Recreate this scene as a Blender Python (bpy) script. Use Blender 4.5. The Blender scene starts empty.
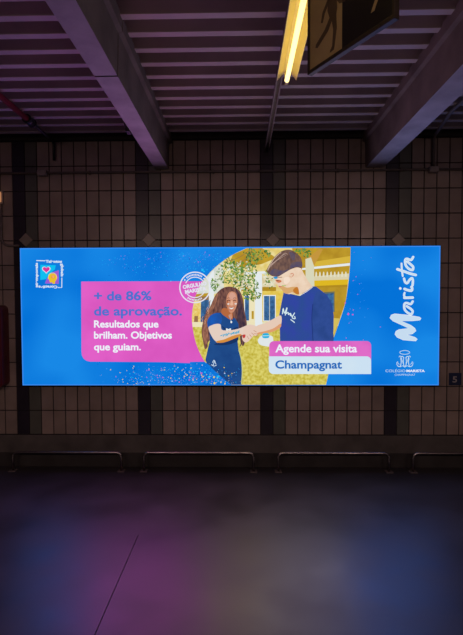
import bpy, bmesh, math, random
from mathutils import Vector, Matrix
random.seed(7)
S = bpy.context.scene
COL = S.collection

# ------------------------------------------------------------------ camera
EYE = 1.70                      # camera height above the floor
WALL = 4.77                     # distance from camera to the tiled wall
cam_d = bpy.data.cameras.new('camera')
cam = bpy.data.objects.new('camera', cam_d); COL.objects.link(cam)
cam_d.sensor_fit = 'VERTICAL'; cam_d.sensor_height = 24.0
cam_d.lens = 472.0 / 635.0 * 24.0
cam_d.clip_start = 0.05
F = Vector((-0.0198924, 0.9991121, -0.0371399))
R = Vector((0.9997977, 0.0197683, -0.0037056))
U = Vector((0.0029681, 0.0372061, 0.9993032))
cam.matrix_world = Matrix(((R.x, U.x, -F.x, 0), (R.y, U.y, -F.y, 0), (R.z, U.z, -F.z, EYE), (0, 0, 0, 1)))
S.camera = cam

# ------------------------------------------------------------------ world, exposure
w = bpy.data.worlds.new('station_dusk'); S.world = w; w.use_nodes = True
bg = w.node_tree.nodes['Background']
bg.inputs[0].default_value = (1.0, 0.72, 0.70, 1); bg.inputs[1].default_value = 0.012
S.view_settings.view_transform = 'Standard'
S.view_settings.look = 'None'
S.view_settings.exposure = 0.0
S.view_settings.gamma = 1.0
S.view_settings.use_curve_mapping = False
LAMP_GLOW = 2.3
SCREEN_GLOW = 1.0


def screen_lamp(name, x0, x1, z0, z1, col, radiance):
    """Unseen lamps added before the sheet to strengthen the light it throws, one lamp per colour field of the advert."""
    la = bpy.data.lights.new(name, 'AREA'); la.shape = 'RECTANGLE'
    la.size = x1 - x0; la.size_y = z1 - z0; la.color = col
    la.energy = math.pi * la.size * la.size_y * radiance
    o = bpy.data.objects.new(name, la); COL.objects.link(o)
    o.location = ((x0 + x1) / 2, 4.655, (z0 + z1) / 2)
    o.rotation_euler = (math.radians(-90), 0, 0)          # shines towards -y, into the room
    return o


def hall_lamp(name, x, y, energy):
    """Fluorescent batten of the hall further back, throwing its light forward and down."""
    la = bpy.data.lights.new(name, 'AREA'); la.shape = 'RECTANGLE'; la.size = 1.3; la.size_y = 0.12
    la.color = (1.0, 0.68, 0.58); la.energy = energy
    o = bpy.data.objects.new(name, la); COL.objects.link(o)
    o.location = (x, y, 3.05); o.rotation_euler = (math.radians(14), 0, 0)
    return o


hall_lamp('hall_lamp_left', -2.2, -1.8, 36)
hall_lamp('hall_lamp_middle', 0.3, -2.4, 36)
hall_lamp('hall_lamp_right', 2.8, -1.8, 36)
K = 4.2
screen_lamp('screen_light_blue_left', -2.19, -1.60, 0.86, 2.21, (0.03, 0.15, 0.62), K * 0.7)
screen_lamp('screen_light_pink', -1.60, -0.45, 0.95, 2.05, (0.58, 0.10, 0.50), K * 0.95)
screen_lamp('screen_light_photo', -0.35, 0.25, 0.86, 2.21, (0.50, 0.34, 0.26), K * 0.72)
screen_lamp('screen_light_white', 0.25, 1.05, 0.86, 2.21, (0.40, 0.34, 0.46), K * 0.9)
screen_lamp('screen_light_blue_right', 1.05, 1.95, 0.86, 2.21, (0.05, 0.14, 0.62), K * 0.7)


# ------------------------------------------------------------------ helpers
def lin(c):
    c = c / 255.0
    return c / 12.92 if c <= 0.04045 else ((c + 0.055) / 1.055) ** 2.4


def rgb(r, g, b):
    return (lin(r), lin(g), lin(b), 1.0)


def nodes_of(m):
    m.use_nodes = True
    nt = m.node_tree
    return nt, nt.nodes, nt.links


def mat(name, col, rough=0.6, metal=0.0, spec=0.5, noise=0.0, scale=8.0, col2=None, bump=0.0, detail=5.0, rough2=None):
    """Principled surface with procedural colour, roughness and relief variation (object coordinates)."""
    m = bpy.data.materials.new(name)
    nt, N, L = nodes_of(m)
    b = N['Principled BSDF']
    b.inputs['Roughness'].default_value = rough
    b.inputs['Metallic'].default_value = metal
    b.inputs['Specular IOR Level'].default_value = spec
    tc = N.new('ShaderNodeTexCoord')
    nz = N.new('ShaderNodeTexNoise'); nz.inputs['Scale'].default_value = scale; nz.inputs['Detail'].default_value = detail
    L.new(tc.outputs['Object'], nz.inputs['Vector'])
    cr = N.new('ShaderNodeValToRGB')
    if col2 is None:
        k = 1 - noise
        col2 = (col[0] * k, col[1] * k, col[2] * k, 1)
    cr.color_ramp.elements[0].color = col2; cr.color_ramp.elements[0].position = 0.3
    cr.color_ramp.elements[1].color = (col[0], col[1], col[2], 1); cr.color_ramp.elements[1].position = 0.7
    L.new(nz.outputs['Fac'], cr.inputs['Fac'])
    L.new(cr.outputs['Color'], b.inputs['Base Color'])
    if rough2 is not None:
        mr = N.new('ShaderNodeMapRange')
        mr.inputs['From Min'].default_value = 0.3; mr.inputs['From Max'].default_value = 0.7
        mr.inputs['To Min'].default_value = rough; mr.inputs['To Max'].default_value = rough2
        L.new(nz.outputs['Fac'], mr.inputs['Value']); L.new(mr.outputs['Result'], b.inputs['Roughness'])
    if bump:
        n2 = N.new('ShaderNodeTexNoise'); n2.inputs['Scale'].default_value = scale * 6; n2.inputs['Detail'].default_value = 4
        L.new(tc.outputs['Object'], n2.inputs['Vector'])
        bp = N.new('ShaderNodeBump'); bp.inputs['Strength'].default_value = bump; bp.inputs['Distance'].default_value = 0.01
        L.new(n2.outputs['Fac'], bp.inputs['Height']); L.new(bp.outputs['Normal'], b.inputs['Normal'])
    return m


_inks = {}


def ink(r, g, b, r2=None, g2=None, b2=None, scale=60.0, sample=False, detail=3.0, stretch=None):
    """Glowing print on the backlit sheet; with a second colour it mottles between the two."""
    key = (r, g, b, r2, g2, b2, scale, sample)
    if key in _inks:
        return _inks[key]
    m = bpy.data.materials.new('backlit_ink')
    nt, N, L = nodes_of(m)
    N.remove(N['Principled BSDF'])
    e = N.new('ShaderNodeEmission'); e.inputs['Strength'].default_value = SCREEN_GLOW
    L.new(e.outputs[0], N['Material Output'].inputs['Surface'])
    if r2 is None:
        e.inputs['Color'].default_value = rgb(r, g, b)
    else:
        tc = N.new('ShaderNodeTexCoord')
        nz = N.new('ShaderNodeTexNoise'); nz.inputs['Scale'].default_value = scale; nz.inputs['Detail'].default_value = detail
        if stretch:
            mp = N.new('ShaderNodeMapping'); mp.inputs['Scale'].default_value = stretch
            L.new(tc.outputs['Object'], mp.inputs['Vector']); L.new(mp.outputs['Vector'], nz.inputs['Vector'])
        else:
            L.new(tc.outputs['Object'], nz.inputs['Vector'])
        cr = N.new('ShaderNodeValToRGB')
        cr.color_ramp.elements[0].position = 0.35; cr.color_ramp.elements[1].position = 0.65
        cr.color_ramp.elements[0].color = rgb(r, g, b); cr.color_ramp.elements[1].color = rgb(r2, g2, b2)
        L.new(nz.outputs['Fac'], cr.inputs['Fac']); L.new(cr.outputs['Color'], e.inputs['Color'])
    m.cycles.emission_sampling = 'FRONT_BACK' if sample else 'NONE'
    _inks[key] = m
    return m


def link(name, bm, mats, parent=None, smooth=False):
    me = bpy.data.meshes.new(name)
    bmesh.ops.recalc_face_normals(bm, faces=bm.faces)
    bm.to_mesh(me); bm.free()
    for m in (mats if isinstance(mats, (list, tuple)) else [mats]):
        me.materials.append(m)
    if smooth:
        for p in me.polygons:
            p.use_smooth = True
    o = bpy.data.objects.new(name, me); COL.objects.link(o)
    if parent is not None:
        o.parent = parent
        root = parent
        off = Vector((0, 0, 0))
        while root is not None:
            off += root.location; root = root.parent
        me.transform(Matrix.Translation(-off))
    return o


def thing(name, label, cat, loc, group=None):
    o = bpy.data.objects.new(name, None); COL.objects.link(o)
    o.location = loc; o.empty_display_size = 0.1
    return tag(o, label, cat, group)


def tag(o, label, cat, group=None):
    o['label'] = label; o['category'] = cat
    if group:
        o['group'] = group
    return o


def structure(o):
    o['kind'] = 'structure'
    return o


def rebase(o, loc):
    """Put a single-mesh thing's origin at its base."""
    o.data.transform(Matrix.Translation(-Vector(loc))); o.location = loc
    return o


def box(bm, x0, x1, y0, y1, z0, z1, mi=0, bev=0.0, M=None, seg=2):
    vs = [bm.verts.new((x, y, z)) for x in (x0, x1) for y in (y0, y1) for z in (z0, z1)]
    idx = [(0, 1, 3, 2), (4, 6, 7, 5), (0, 4, 5, 1), (2, 3, 7, 6), (0, 2, 6, 4), (1, 5, 7, 3)]
    fs = [bm.faces.new([vs[i] for i in f]) for f in idx]
    for f in fs:
        f.material_index = mi
    if bev:
        es = list({e for f in fs for e in f.edges})
        r = bmesh.ops.bevel(bm, geom=es, offset=bev, segments=seg, affect='EDGES', profile=0.5)
        vs = list({v for f in r['faces'] for v in f.verts} | {v for v in vs if v.is_valid})
        for f in r['faces']:
            f.material_index = mi
    if M is not None:
        bmesh.ops.transform(bm, matrix=M, verts=[v for v in vs if v.is_valid])


def prism(bm, prof, a, b, axis='y', mi=0):
    """Extrude a closed profile between two coordinates; profile is (x,z) for y, (x,z)->... for z it is (x,y), for x it is (y,z)."""
    def P(p, t):
        return {'y': (p[0], t, p[1]), 'z': (p[0], p[1], t), 'x': (t, p[0], p[1])}[axis]
    A = [bm.verts.new(P(p, a)) for p in prof]; B = [bm.verts.new(P(p, b)) for p in prof]
    n = len(prof); out = []
    for i in range(n):
        out.append(bm.faces.new((A[i], A[(i + 1) % n], B[(i + 1) % n], B[i])))
    out.append(bm.faces.new(A[::-1])); out.append(bm.faces.new(B))
    for f in out:
        f.material_index = mi


def tube(bm, pts, r, n=12, mi=0, caps=True):
    pts = [Vector(p) for p in pts]
    rings = []
    ref = None
    for i, p in enumerate(pts):
        t = (pts[min(i + 1, len(pts) - 1)] - pts[max(i - 1, 0)]).normalized()
        if ref is None:
            ref = Vector((0, 0, 1)) if abs(t.z) < 0.9 else Vector((1, 0, 0))
        a = (ref - t * ref.dot(t)).normalized(); ref = a
        b = t.cross(a)
        rings.append([bm.verts.new(p + (a * math.cos(2 * math.pi * k / n) + b * math.sin(2 * math.pi * k / n)) * r) for k in range(n)])
    for A, B in zip(rings, rings[1:]):
        for k in range(n):
            f = bm.faces.new((A[k], A[(k + 1) % n], B[(k + 1) % n], B[k])); f.material_index = mi; f.smooth = True
    if caps:
        bm.faces.new(rings[0][::-1]).material_index = mi; bm.faces.new(rings[-1]).material_index = mi


def bend(pts, r, n=6):
    """Polyline with its inner corners rounded to radius r."""
    P = [Vector(p) for p in pts]; out = [P[0]]
    for a, b, c in zip(P, P[1:], P[2:]):
        u = (a - b).normalized(); v = (c - b).normalized()
        s = b + u * r; e = b + v * r
        for k in range(n + 1):
            t = k / n
            out.append(s * (1 - t) ** 2 + b * 2 * t * (1 - t) + e * t * t)
    out.append(P[-1])
    return out


def rrect(x0, x1, y0, y1, r, n=5, corners=(1, 1, 1, 1)):
    """Rounded rectangle outline; corners: x0y0, x1y0, x1y1, x0y1."""
    out = []
    for (cx, cy, a0, px, py), on in zip(((x0 + r, y0 + r, 180, x0, y0), (x1 - r, y0 + r, 270, x1, y0), (x1 - r, y1 - r, 0, x1, y1), (x0 + r, y1 - r, 90, x0, y1)), corners):
        if on:
            for k in range(n + 1):
                a = math.radians(a0 + 90 * k / n)
                out.append((cx + r * math.cos(a), cy + r * math.sin(a)))
        else:
            out.append((px, py))
    return out


# ------------------------------------------------------------------ materials
M_TILE = mat('cream_glazed_tile', (0.42, 0.33, 0.29), 0.28, noise=0.25, scale=5, bump=0.05)
M_TILE2 = mat('cream_glazed_tile_worn', (0.36, 0.285, 0.25), 0.33, noise=0.25, scale=5, bump=0.05)
M_TILED = mat('dark_blue_tile', (0.035, 0.028, 0.045), 0.3, noise=0.3, scale=5)
M_TILEG = mat('grey_green_tile', (0.14, 0.145, 0.125), 0.3, noise=0.25, scale=5)
M_GROUT = mat('dark_grout', (0.035, 0.03, 0.03), 0.9, noise=0.4, scale=20)
M_DIA = mat('beige_diamond_tile', (0.36, 0.31, 0.27), 0.3, noise=0.2, scale=12)
M_PLINTH = mat('grey_painted_plinth', (0.13, 0.115, 0.11), 0.7, noise=0.4, scale=6, bump=0.1)
M_FLOOR = mat('polished_concrete', (0.060, 0.055, 0.056), 0.34, noise=0.45, scale=2.2, rough2=0.46, detail=8, bump=0.06, spec=0.5)
M_JOINT = mat('floor_joint_filler', (0.02, 0.02, 0.02), 0.8)
M_DECK = mat('ceiling_deck_paint', (0.50, 0.41, 0.385), 0.6, noise=0.25, scale=3)
M_CONC = mat('pale_concrete', (0.47, 0.43, 0.43), 0.75, noise=0.35, scale=5, bump=0.12)
M_CONC_SIDE = mat('darker_brown_concrete', (0.21, 0.165, 0.15), 0.85, noise=0.45, scale=4, bump=0.15)
M_DARK = mat('dark_band', (0.05, 0.045, 0.045), 0.85, noise=0.4, scale=6)
M_STEEL = mat('brushed_steel', (0.55, 0.5, 0.48), 0.25, metal=1.0, noise=0.3, scale=14)
M_GALV = mat('galvanised_steel', (0.42, 0.40, 0.39), 0.45, metal=0.8, noise=0.35, scale=25)
M_CHAN = mat('dull_channel_steel', (0.22, 0.18, 0.16), 0.6, metal=0.3, noise=0.3, scale=25)
M_COND = mat('grey_conduit_paint', (0.20, 0.17, 0.16), 0.5, noise=0.3, scale=12)
M_JBOX = mat('pale_plastic_box', (0.42, 0.36, 0.35), 0.5, noise=0.2, scale=20)
M_RED = mat('red_enamel', (0.16, 0.012, 0.016), 0.45, noise=0.35, scale=10)
M_BLACK = mat('black_housing', (0.012, 0.012, 0.014), 0.5, noise=0.3, scale=10)
M_SIGN = mat('brown_sign_face', (0.52, 0.38, 0.19), 0.45, noise=0.25, scale=6)
M_SIGND = mat('black_sign_print', (0.018, 0.014, 0.012), 0.45, noise=0.3, scale=10)
M_SIGNB = mat('dark_brown_sign_print', (0.13, 0.085, 0.045), 0.45, noise=0.25, scale=6)
M_SIGNF = mat('bronze_sign_frame', (0.045, 0.03, 0.02), 0.6, metal=0.0, noise=0.3, scale=10)
M_REFL = mat('warm_lit_reflector_enamel', (0.90, 0.76, 0.30), 0.4, noise=0.08, scale=9)  # the tube's warm yellow light is put into the enamel colour
M_PLAQ = mat('navy_plaque', (0.022, 0.035, 0.10), 0.4, noise=0.2, scale=20)
M_NUM = mat('grey_numeral', (0.5, 0.47, 0.47), 0.5, noise=0.2, scale=30)


def glow(name, r, g, b, s):
    m = bpy.data.materials.new(name); nt, N, L = nodes_of(m)
    p = N['Principled BSDF']; p.inputs['Base Color'].default_value = (0.8, 0.8, 0.75, 1)
    p.inputs['Emission Color'].default_value = (r, g, b, 1); p.inputs['Emission Strength'].default_value = s
    return m


M_TUBE = glow('fluorescent_phosphor', 1.0, 0.76, 0.22, LAMP_GLOW)
M_WBOX_GLOW = glow('amber_box_glow', 1.0, 0.42, 0.16, 0.35)

# ------------------------------------------------------------------ floor
XE = 7.0; YB = -5.0
JX = -0.748                                   # the joint that runs away from the viewer
bm = bmesh.new()
JY = 3.34                                     # ... and ends here
for x0, x1 in ((-XE, JX - 0.0028), (JX + 0.0028, XE)):
    box(bm, x0, x1, YB, JY, -0.12, 0.0)
box(bm, -XE, XE, JY, WALL + 0.2, -0.12, 0.0)
box(bm, JX - 0.0028, JX + 0.0028, YB, JY, -0.12, -0.006, 1)
structure(link('floor', bm, [M_FLOOR, M_JOINT]))

# ------------------------------------------------------------------ tiled wall
PITCH = 0.1249; ROW = 0.2475; Z0 = EYE - 1.373; ZT = EYE + 1.60
DX = [-0.926 + 1.249 * k for k in range(-1, 3)]      # where a dark and a grey tile column meet
bm = bmesh.new()
box(bm, -XE, XE, WALL, WALL + 0.2, 0.0, EYE + 1.75, 0)


def tile(bm, x0, x1, z0, z1, mi):
    g = 0.0035; t = 0.006; c = 0.003
    x0 += g; x1 -= g; z0 += g; z1 -= g
    tx = random.uniform(-.0006, .0006); tz = random.uniform(-.0006, .0006)
    A = [(x0, z0), (x1, z0), (x1, z1), (x0, z1)]
    B = [(x0 + c, z0 + c), (x1 - c, z0 + c), (x1 - c, z1 - c), (x0 + c, z1 - c)]
    va = [bm.verts.new((x, WALL + 0.001, z)) for x, z in A]
    vb = [bm.verts.new((x, WALL - t + (tx if k in (0, 3) else -tx) + (tz if k < 2 else -tz), z)) for k, (x, z) in enumerate(B)]
    for k in range(4):
        bm.faces.new((va[k], va[(k + 1) % 4], vb[(k + 1) % 4], vb[k])).material_index = mi
    bm.faces.new(vb).material_index = mi


for i in range(-48, 49):
    x0 = -0.926 + PITCH * i
    k = i % 10
    z = Z0
    while z < ZT - 0.01:
        z1 = min(z + ROW, ZT)
        mi = 4 if k == 0 else 3 if k == 9 else (1 if random.random() < .6 else 2)
        if k == 9:
            tile(bm, x0 - .003, x0 + PITCH + .003, z - .003, z1 + .003, mi)
        else:
            tile(bm, x0, x0 + PITCH, z, z1, mi)
        z = z1
structure(link('wall_back', bm, [M_GROUT, M_TILE, M_TILE2, M_TILED, M_TILEG]))
bm = bmesh.new(); box(bm, -XE, XE, WALL - 0.02, WALL, 0.0, Z0 - 0.004, 0, 0.006)
structure(link('baseboard_back', bm, M_PLINTH))
bm = bmesh.new(); box(bm, -XE, XE, WALL - 0.026, WALL - .0195, 0.0, 0.145, 0, 0.002)
structure(link('trim_2', bm, M_DARK))  # darker strip across the foot of the plinth
bm = bmesh.new(); box(bm, -XE, XE, WALL - 0.03, WALL, ZT + 0.002, EYE + 1.70, 0, 0.004)
structure(link('trim_1', bm, M_DARK))  # dark colour stands in for the shade in the gap under the deck

which = ['beige diamond tile above the left corner of the lit screen', 'beige diamond tile on the wall below the end of the left beam, over the screen',
         'beige diamond tile at the middle of the screen top, under the lamp channel', 'beige diamond tile below the right beam, over the white script']
dia = None
for x, lb in zip(DX, which):
    if dia is None:
        bm = bmesh.new(); r = 0.072
        q = [(0, -r), (r, 0), (0, r), (-r, 0)]
        a = [bm.verts.new((u, 0, v)) for u, v in q]; b = [bm.verts.new((u * .9, -.006, v * .9)) for u, v in q]
        for k in range(4):
            bm.faces.new((a[k], a[(k + 1) % 4], b[(k + 1) % 4], b[k]))
        bm.faces.new(b); bm.faces.new(a[::-1])
        dia = link('diamond_tile', bm, M_DIA); o = dia
    else:
        o = dia.copy(); COL.objects.link(o)
    o.location = (x, WALL - 0.0055, EYE + 0.607 + (-.926 - x) * .006)
    tag(o, lb, 'tile', 'diamond tiles over the screen')

# ------------------------------------------------------------------ ceiling deck (trapezoidal sheet, ribs run along x)
bm = bmesh.new()
ZB = EYE + 1.627; ZH = EYE + 1.72; P = 0.1835
prof = []
y = 2.763 - P * 42
while y < WALL - 0.12:
    prof += [(y - 0.026, ZB), (y + 0.026, ZB), (y + 0.042, ZH), (y + P - 0.042, ZH)]
    y += P
prof.append((WALL, ZH))
prof = [(min(a, WALL), b) for a, b in prof]
top = [(prof[-1][0], ZH + 0.03), (prof[0][0], ZH + 0.03)]
vs0 = [bm.verts.new((-XE, a, b)) for a, b in prof]; vs1 = [bm.verts.new((XE, a, b)) for a, b in prof]
for k in range(len(prof) - 1):
    bm.faces.new((vs0[k], vs0[k + 1], vs1[k + 1], vs1[k]))
box(bm, -XE, XE, prof[0][0], WALL + 0.2, ZH + 0.004, ZH + 0.1)
structure(link('ceiling', bm, M_DECK))


# ------------------------------------------------------------------ beams
def beam(x0, x1, label, joint):
    zb = EYE + 1.308; zt = ZB + 0.02; fl = 0.032; zl = EYE + 1.555
    pr = [(x0, zb), (x1, zb), (x1 + .006, zl), (x1 + fl, zl + .012), (x1 + fl, zt), (x0 - fl, zt), (x0 - fl, zl + .012), (x0 - .006, zl)]
    t = thing('ceiling_beam', label, 'beam', ((x0 + x1) / 2, 2.0, zb), 'concrete ceiling beams')
    bm = bmesh.new()
    if joint:
        s = [(a + (.004 if a < (x0 + x1) / 2 else -.004), b + (.005 if b < zl else 0)) for a, b in pr]
        prism(bm, pr, YB + .3, 2.782); prism(bm, s, 2.782, 2.80); prism(bm, pr, 2.80, WALL - 0.007)
    else:
        prism(bm, pr, YB + .3, WALL - 0.007)
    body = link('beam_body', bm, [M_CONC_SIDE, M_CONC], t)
    for p in body.data.polygons:                 # underside faces take the paler colour, flanks the darker brown
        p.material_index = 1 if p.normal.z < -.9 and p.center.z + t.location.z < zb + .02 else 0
    return t


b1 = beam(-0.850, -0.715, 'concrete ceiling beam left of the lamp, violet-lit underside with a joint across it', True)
bm = bmesh.new(); box(bm, -0.885, -0.852, 3.66, 3.74, EYE + 1.298, EYE + 1.358, 0, 0.004)
box(bm, -0.90, -0.86, 3.68, 3.72, EYE + 1.35, EYE + 1.372, 0, 0.003)
link('clip', bm, M_BLACK, b1)
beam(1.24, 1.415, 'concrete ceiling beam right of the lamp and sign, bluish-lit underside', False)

# ------------------------------------------------------------------ conduits and small wall fittings
zc = EYE + 1.280
bm = bmesh.new(); tube(bm, [(-3.2, WALL - .022, zc), (0, WALL - .022, zc), (3.2, WALL - .022, zc)], 0.0115)
o = link('wall_conduit', bm, M_COND)
t = thing('wall_conduit', 'thin grey conduit running level along the top of the tiled wall', 'pipe', (0, WALL - .022, zc))
o.name = 'pipe'; o.parent = t; o.data.transform(Matrix.Translation((0, -(WALL - .022), -zc)))
for x in [-2.75 + .62 * k for k in range(10)]:
    if min(abs(x + 1.98), abs(x - 1.9), abs(x + .79), abs(x - 1.35)) < .16:
        continue
    bm = bmesh.new()
    tube(bm, [(x - .012, WALL - .022, zc), (x + .012, WALL - .022, zc)], 0.015)
    box(bm, x - .01, x + .01, WALL - .012, WALL - .006, zc - .022, zc + .022)
    link('clamp', bm, M_COND, t)


def jbox(x, z, label, bx=.045, bz=.022):
    t = thing('junction_box', label, 'junction box', (x, WALL - .006, z), 'junction boxes on the wall conduit')
    bm = bmesh.new(); box(bm, x - bx, x + bx, WALL - .066, WALL - .006, z - bz - .012, z + bz, 0, .006)
    link('body', bm, M_JBOX, t)
    bm = bmesh.new(); box(bm, x - bx + .006, x + bx - .006, WALL - .071, WALL - .064, z - bz - .006, z + bz - .006, 0, .002)
    ld = link('lid', bm, M_JBOX, t)
    for sx in (-.028, .028):
        bm = bmesh.new(); tube(bm, [(x + sx, WALL - .074, z - .006), (x + sx, WALL - .07, z - .006)], .004, 8)
        link('screw', bm, M_GALV, ld)


jbox(-1.98, zc, 'small pale junction box on the conduit left of the left beam')
jbox(1.90, zc, 'small pale junction box on the conduit right of the right beam')

# red sprinkler pipe under the ceiling, left
xr = -1.86; zr = EYE + 1.585
t = thing('sprinkler_pipe', 'dark red pipe slung below the ceiling in the upper left', 'pipe', (xr, 3.0, zr))
bm = bmesh.new(); tube(bm, [(xr, -3, zr), (xr, 1, zr), (xr, 4.2, zr)], 0.024, 14); link('pipe', bm, M_RED, t)
bm = bmesh.new()
tube(bm, [(xr, 4.14, zr), (xr, 4.24, zr)], 0.035, 14); tube(bm, [(xr, 4.13, zr), (xr, 4.145, zr)], 0.04, 14); tube(bm, [(xr, 4.235, zr), (xr, 4.25, zr)], 0.04, 14)
link('coupling', bm, M_BLACK, t)
bm = bmesh.new(); tube(bm, bend([(xr, 4.24, zr), (xr, WALL - .04, zr), (xr, WALL - .04, EYE + 1.40)], .05), 0.014, 12)
link('branch_pipe', bm, M_BLACK, t)
for yy in (1.2, 2.4, 3.6):
    bm = bmesh.new(); tube(bm, [(xr, yy - .01, zr), (xr, yy + .01, zr)], .028, 14); tube(bm, [(xr, yy, zr + .024), (xr, yy, ZB + .01)], .005, 8)
    link('hanger', bm, M_GALV, t)

# ceiling conduit, right
xr = 1.86; zr = EYE + 1.592
t = thing('ceiling_conduit', 'dark conduit crossing the ceiling at the right edge and dropping to a junction box', 'pipe', (xr, 3, zr))
bm = bmesh.new(); tube(bm, bend([(1.79, -3, zr), (1.79, 4.1, zr), (1.90, WALL - .036, zr), (1.90, WALL - .036, zc + .028)], .06), 0.015, 12)
link('pipe', bm, M_COND, t)
for yy in (1.2, 2.4, 3.7):
    bm = bmesh.new(); tube(bm, [(1.79, yy - .01, zr), (1.79, yy + .01, zr)], .019, 12); box(bm, 1.78, 1.80, yy - .01, yy + .01, zr + .012, ZB + .006)
    link('clamp', bm, M_GALV, t)

# wall box at left edge, warm light on it added as emission; its conduit
t = thing('wall_box', 'small amber-lit box on the wall at the left edge, above the screen', 'lamp', (-2.45, WALL - .006, EYE + 1.05))
bm = bmesh.new(); box(bm, -2.51, -2.392, WALL - .03, WALL - .006, EYE + .975, EYE + 1.105, 0, .006); link('back_box', bm, M_JBOX, t)
bm = bmesh.new(); box(bm, -2.50, -2.400, WALL - .062, WALL - .03, EYE + .988, EYE + 1.094, 0, .012); link('lens', bm, M_WBOX_GLOW, t)  # emissive cover gives the pale box its warm-lit look
bm = bmesh.new(); tube(bm, bend([(-2.415, WALL - .022, EYE + .972), (-2.415, WALL - .022, EYE + .556), (-2.235, WALL - .022, EYE + .556)], .09), 0.0115)
bm2 = bm
o = link('drop_conduit', bm, M_COND)
tag(rebase(o, (-2.4, WALL - .022, EYE + .6)), 'thin conduit dropping from the amber-lit wall box and curving to the screen', 'pipe')

# red cabinet cut by the left edge
t = thing('hose_cabinet', 'dark red rounded cabinet on the wall left of the screen', 'cabinet', (-2.6, WALL - .006, EYE - .86))
bm = bmesh.new(); prism(bm, rrect(-2.86, -2.368, EYE - .864, EYE - .045, .05), WALL - .16, WALL - .006)
link('body', bm, M_RED, t)
bm = bmesh.new(); prism(bm, rrect(-2.845, -2.383, EYE - .85, EYE - .06, .04), WALL - .172, WALL - .16)
dr = link('door', bm, M_RED, t)
bm = bmesh.new(); tube(bm, bend([(-2.81, WALL - .172, EYE - .52), (-2.81, WALL - .2, EYE - .52), (-2.81, WALL - .2, EYE - .4), (-2.81, WALL - .172, EYE - .4)], .015), .007, 8)
link('handle', bm, M_BLACK, dr)

# number plaque
px_, pz_ = 2.15, EYE - .802
t = thing('number_plaque', 'small navy plaque with the number 5, right of the screen', 'sign', (px_, WALL - .006, pz_ - .06))
bm = bmesh.new(); box(bm, px_ - .062, px_ + .062, WALL - .016, WALL - .0055, pz_ - .062, pz_ + .062, 0, .003); link('plate', bm, M_PLAQ, t)

# ------------------------------------------------------------------ low steel rails at the foot of the wall
SP = [(-2.285, -1.195), (-.962, .115), (.365, 1.455), (1.69, 2.78)]
RY = 4.62
lab = ['low steel tube rail at the wall foot, leftmost of the four', 'low steel tube rail at the wall foot under the pink headline panel',
       'low steel tube rail at the wall foot under the white call to action box', 'low steel tube rail at the wall foot, rightmost, cut by the picture edge']
first = None
for (x0, x1), lb in zip(SP, lab):
    c = ((x0 + x1) / 2, RY, 0.0)
    if first is None:
        h = (x1 - x0) / 2
        first = thing('guard_rail', lb, 'rail', c, 'low rails at the foot of the wall'); t = first
        bm = bmesh.new(); tube(bm, bend([(c[0] - h, RY, .004), (c[0] - h, RY, .187), (c[0] + h, RY, .187), (c[0] + h, RY, .004)], .055, 8), .0125, 14)
        link('rail_tube', bm, M_STEEL, t)
        for sx in (-h, h):
            bm = bmesh.new(); box(bm, c[0] + sx - .035, c[0] + sx + .035, RY - .035, RY + .035, 0, .006, 0, .002)
            for ax in (-.025, .025):
                for ay in (-.025, .025):
                    tube(bm, [(c[0] + sx + ax, RY + ay, .005), (c[0] + sx + ax, RY + ay, .011)], .005, 6)
            link('foot_plate', bm, M_CHAN, t)
    else:
        t = first.copy(); COL.objects.link(t); t.location = c; tag(t, lb, 'rail')
        for ch in list(first.children):
            d = ch.copy(); COL.objects.link(d); d.parent = t

# ------------------------------------------------------------------ lamp: perforated channel, reflector batten and tube
lx = 0.305
zch = EYE + 1.475
# channel (inverted U section) with punched slots
t = thing('mounting_channel', 'slotted steel channel running from the wall to the lit lamp', 'channel', (0.262, 3.9, zch))
bm = bmesh.new()
cx = 0.262; cw = 0.019; ch_ = 0.038; yy = 0.2
box(bm, cx - cw, cx + cw, 0.2, WALL - .008, zch + ch_ - .002, zch + ch_)
for sgn in (-1, 1):
    xa = cx + sgn * cw - .001; xb = xa + .002
    box(bm, xa, xb, 0.2, WALL - .008, zch, zch + .011)
    box(bm, xa, xb, 0.2, WALL - .008, zch + .025, zch + ch_ - .002)
    box(bm, min(xa, xa - sgn * .007), max(xb, xb - sgn * .007), 0.2, WALL - .008, zch - .001, zch + .001)
    yy = 0.2
    while yy < WALL - .05:
        box(bm, xa, xb, yy, yy + .022, zch + .0105, zch + .0255)
        yy += .045
link('channel_body', bm, M_CHAN, t)
for yy in (0.8, 2.0, 3.45):
    bm = bmesh.new(); tube(bm, [(cx, yy, zch + ch_ - .002), (cx, yy, ZB + .012)], .005, 8)
    tube(bm, [(cx, yy, zch + ch_), (cx, yy, zch + ch_ + .01)], .011, 6)
    link('hanger_rod', bm, M_GALV, t)

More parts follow.
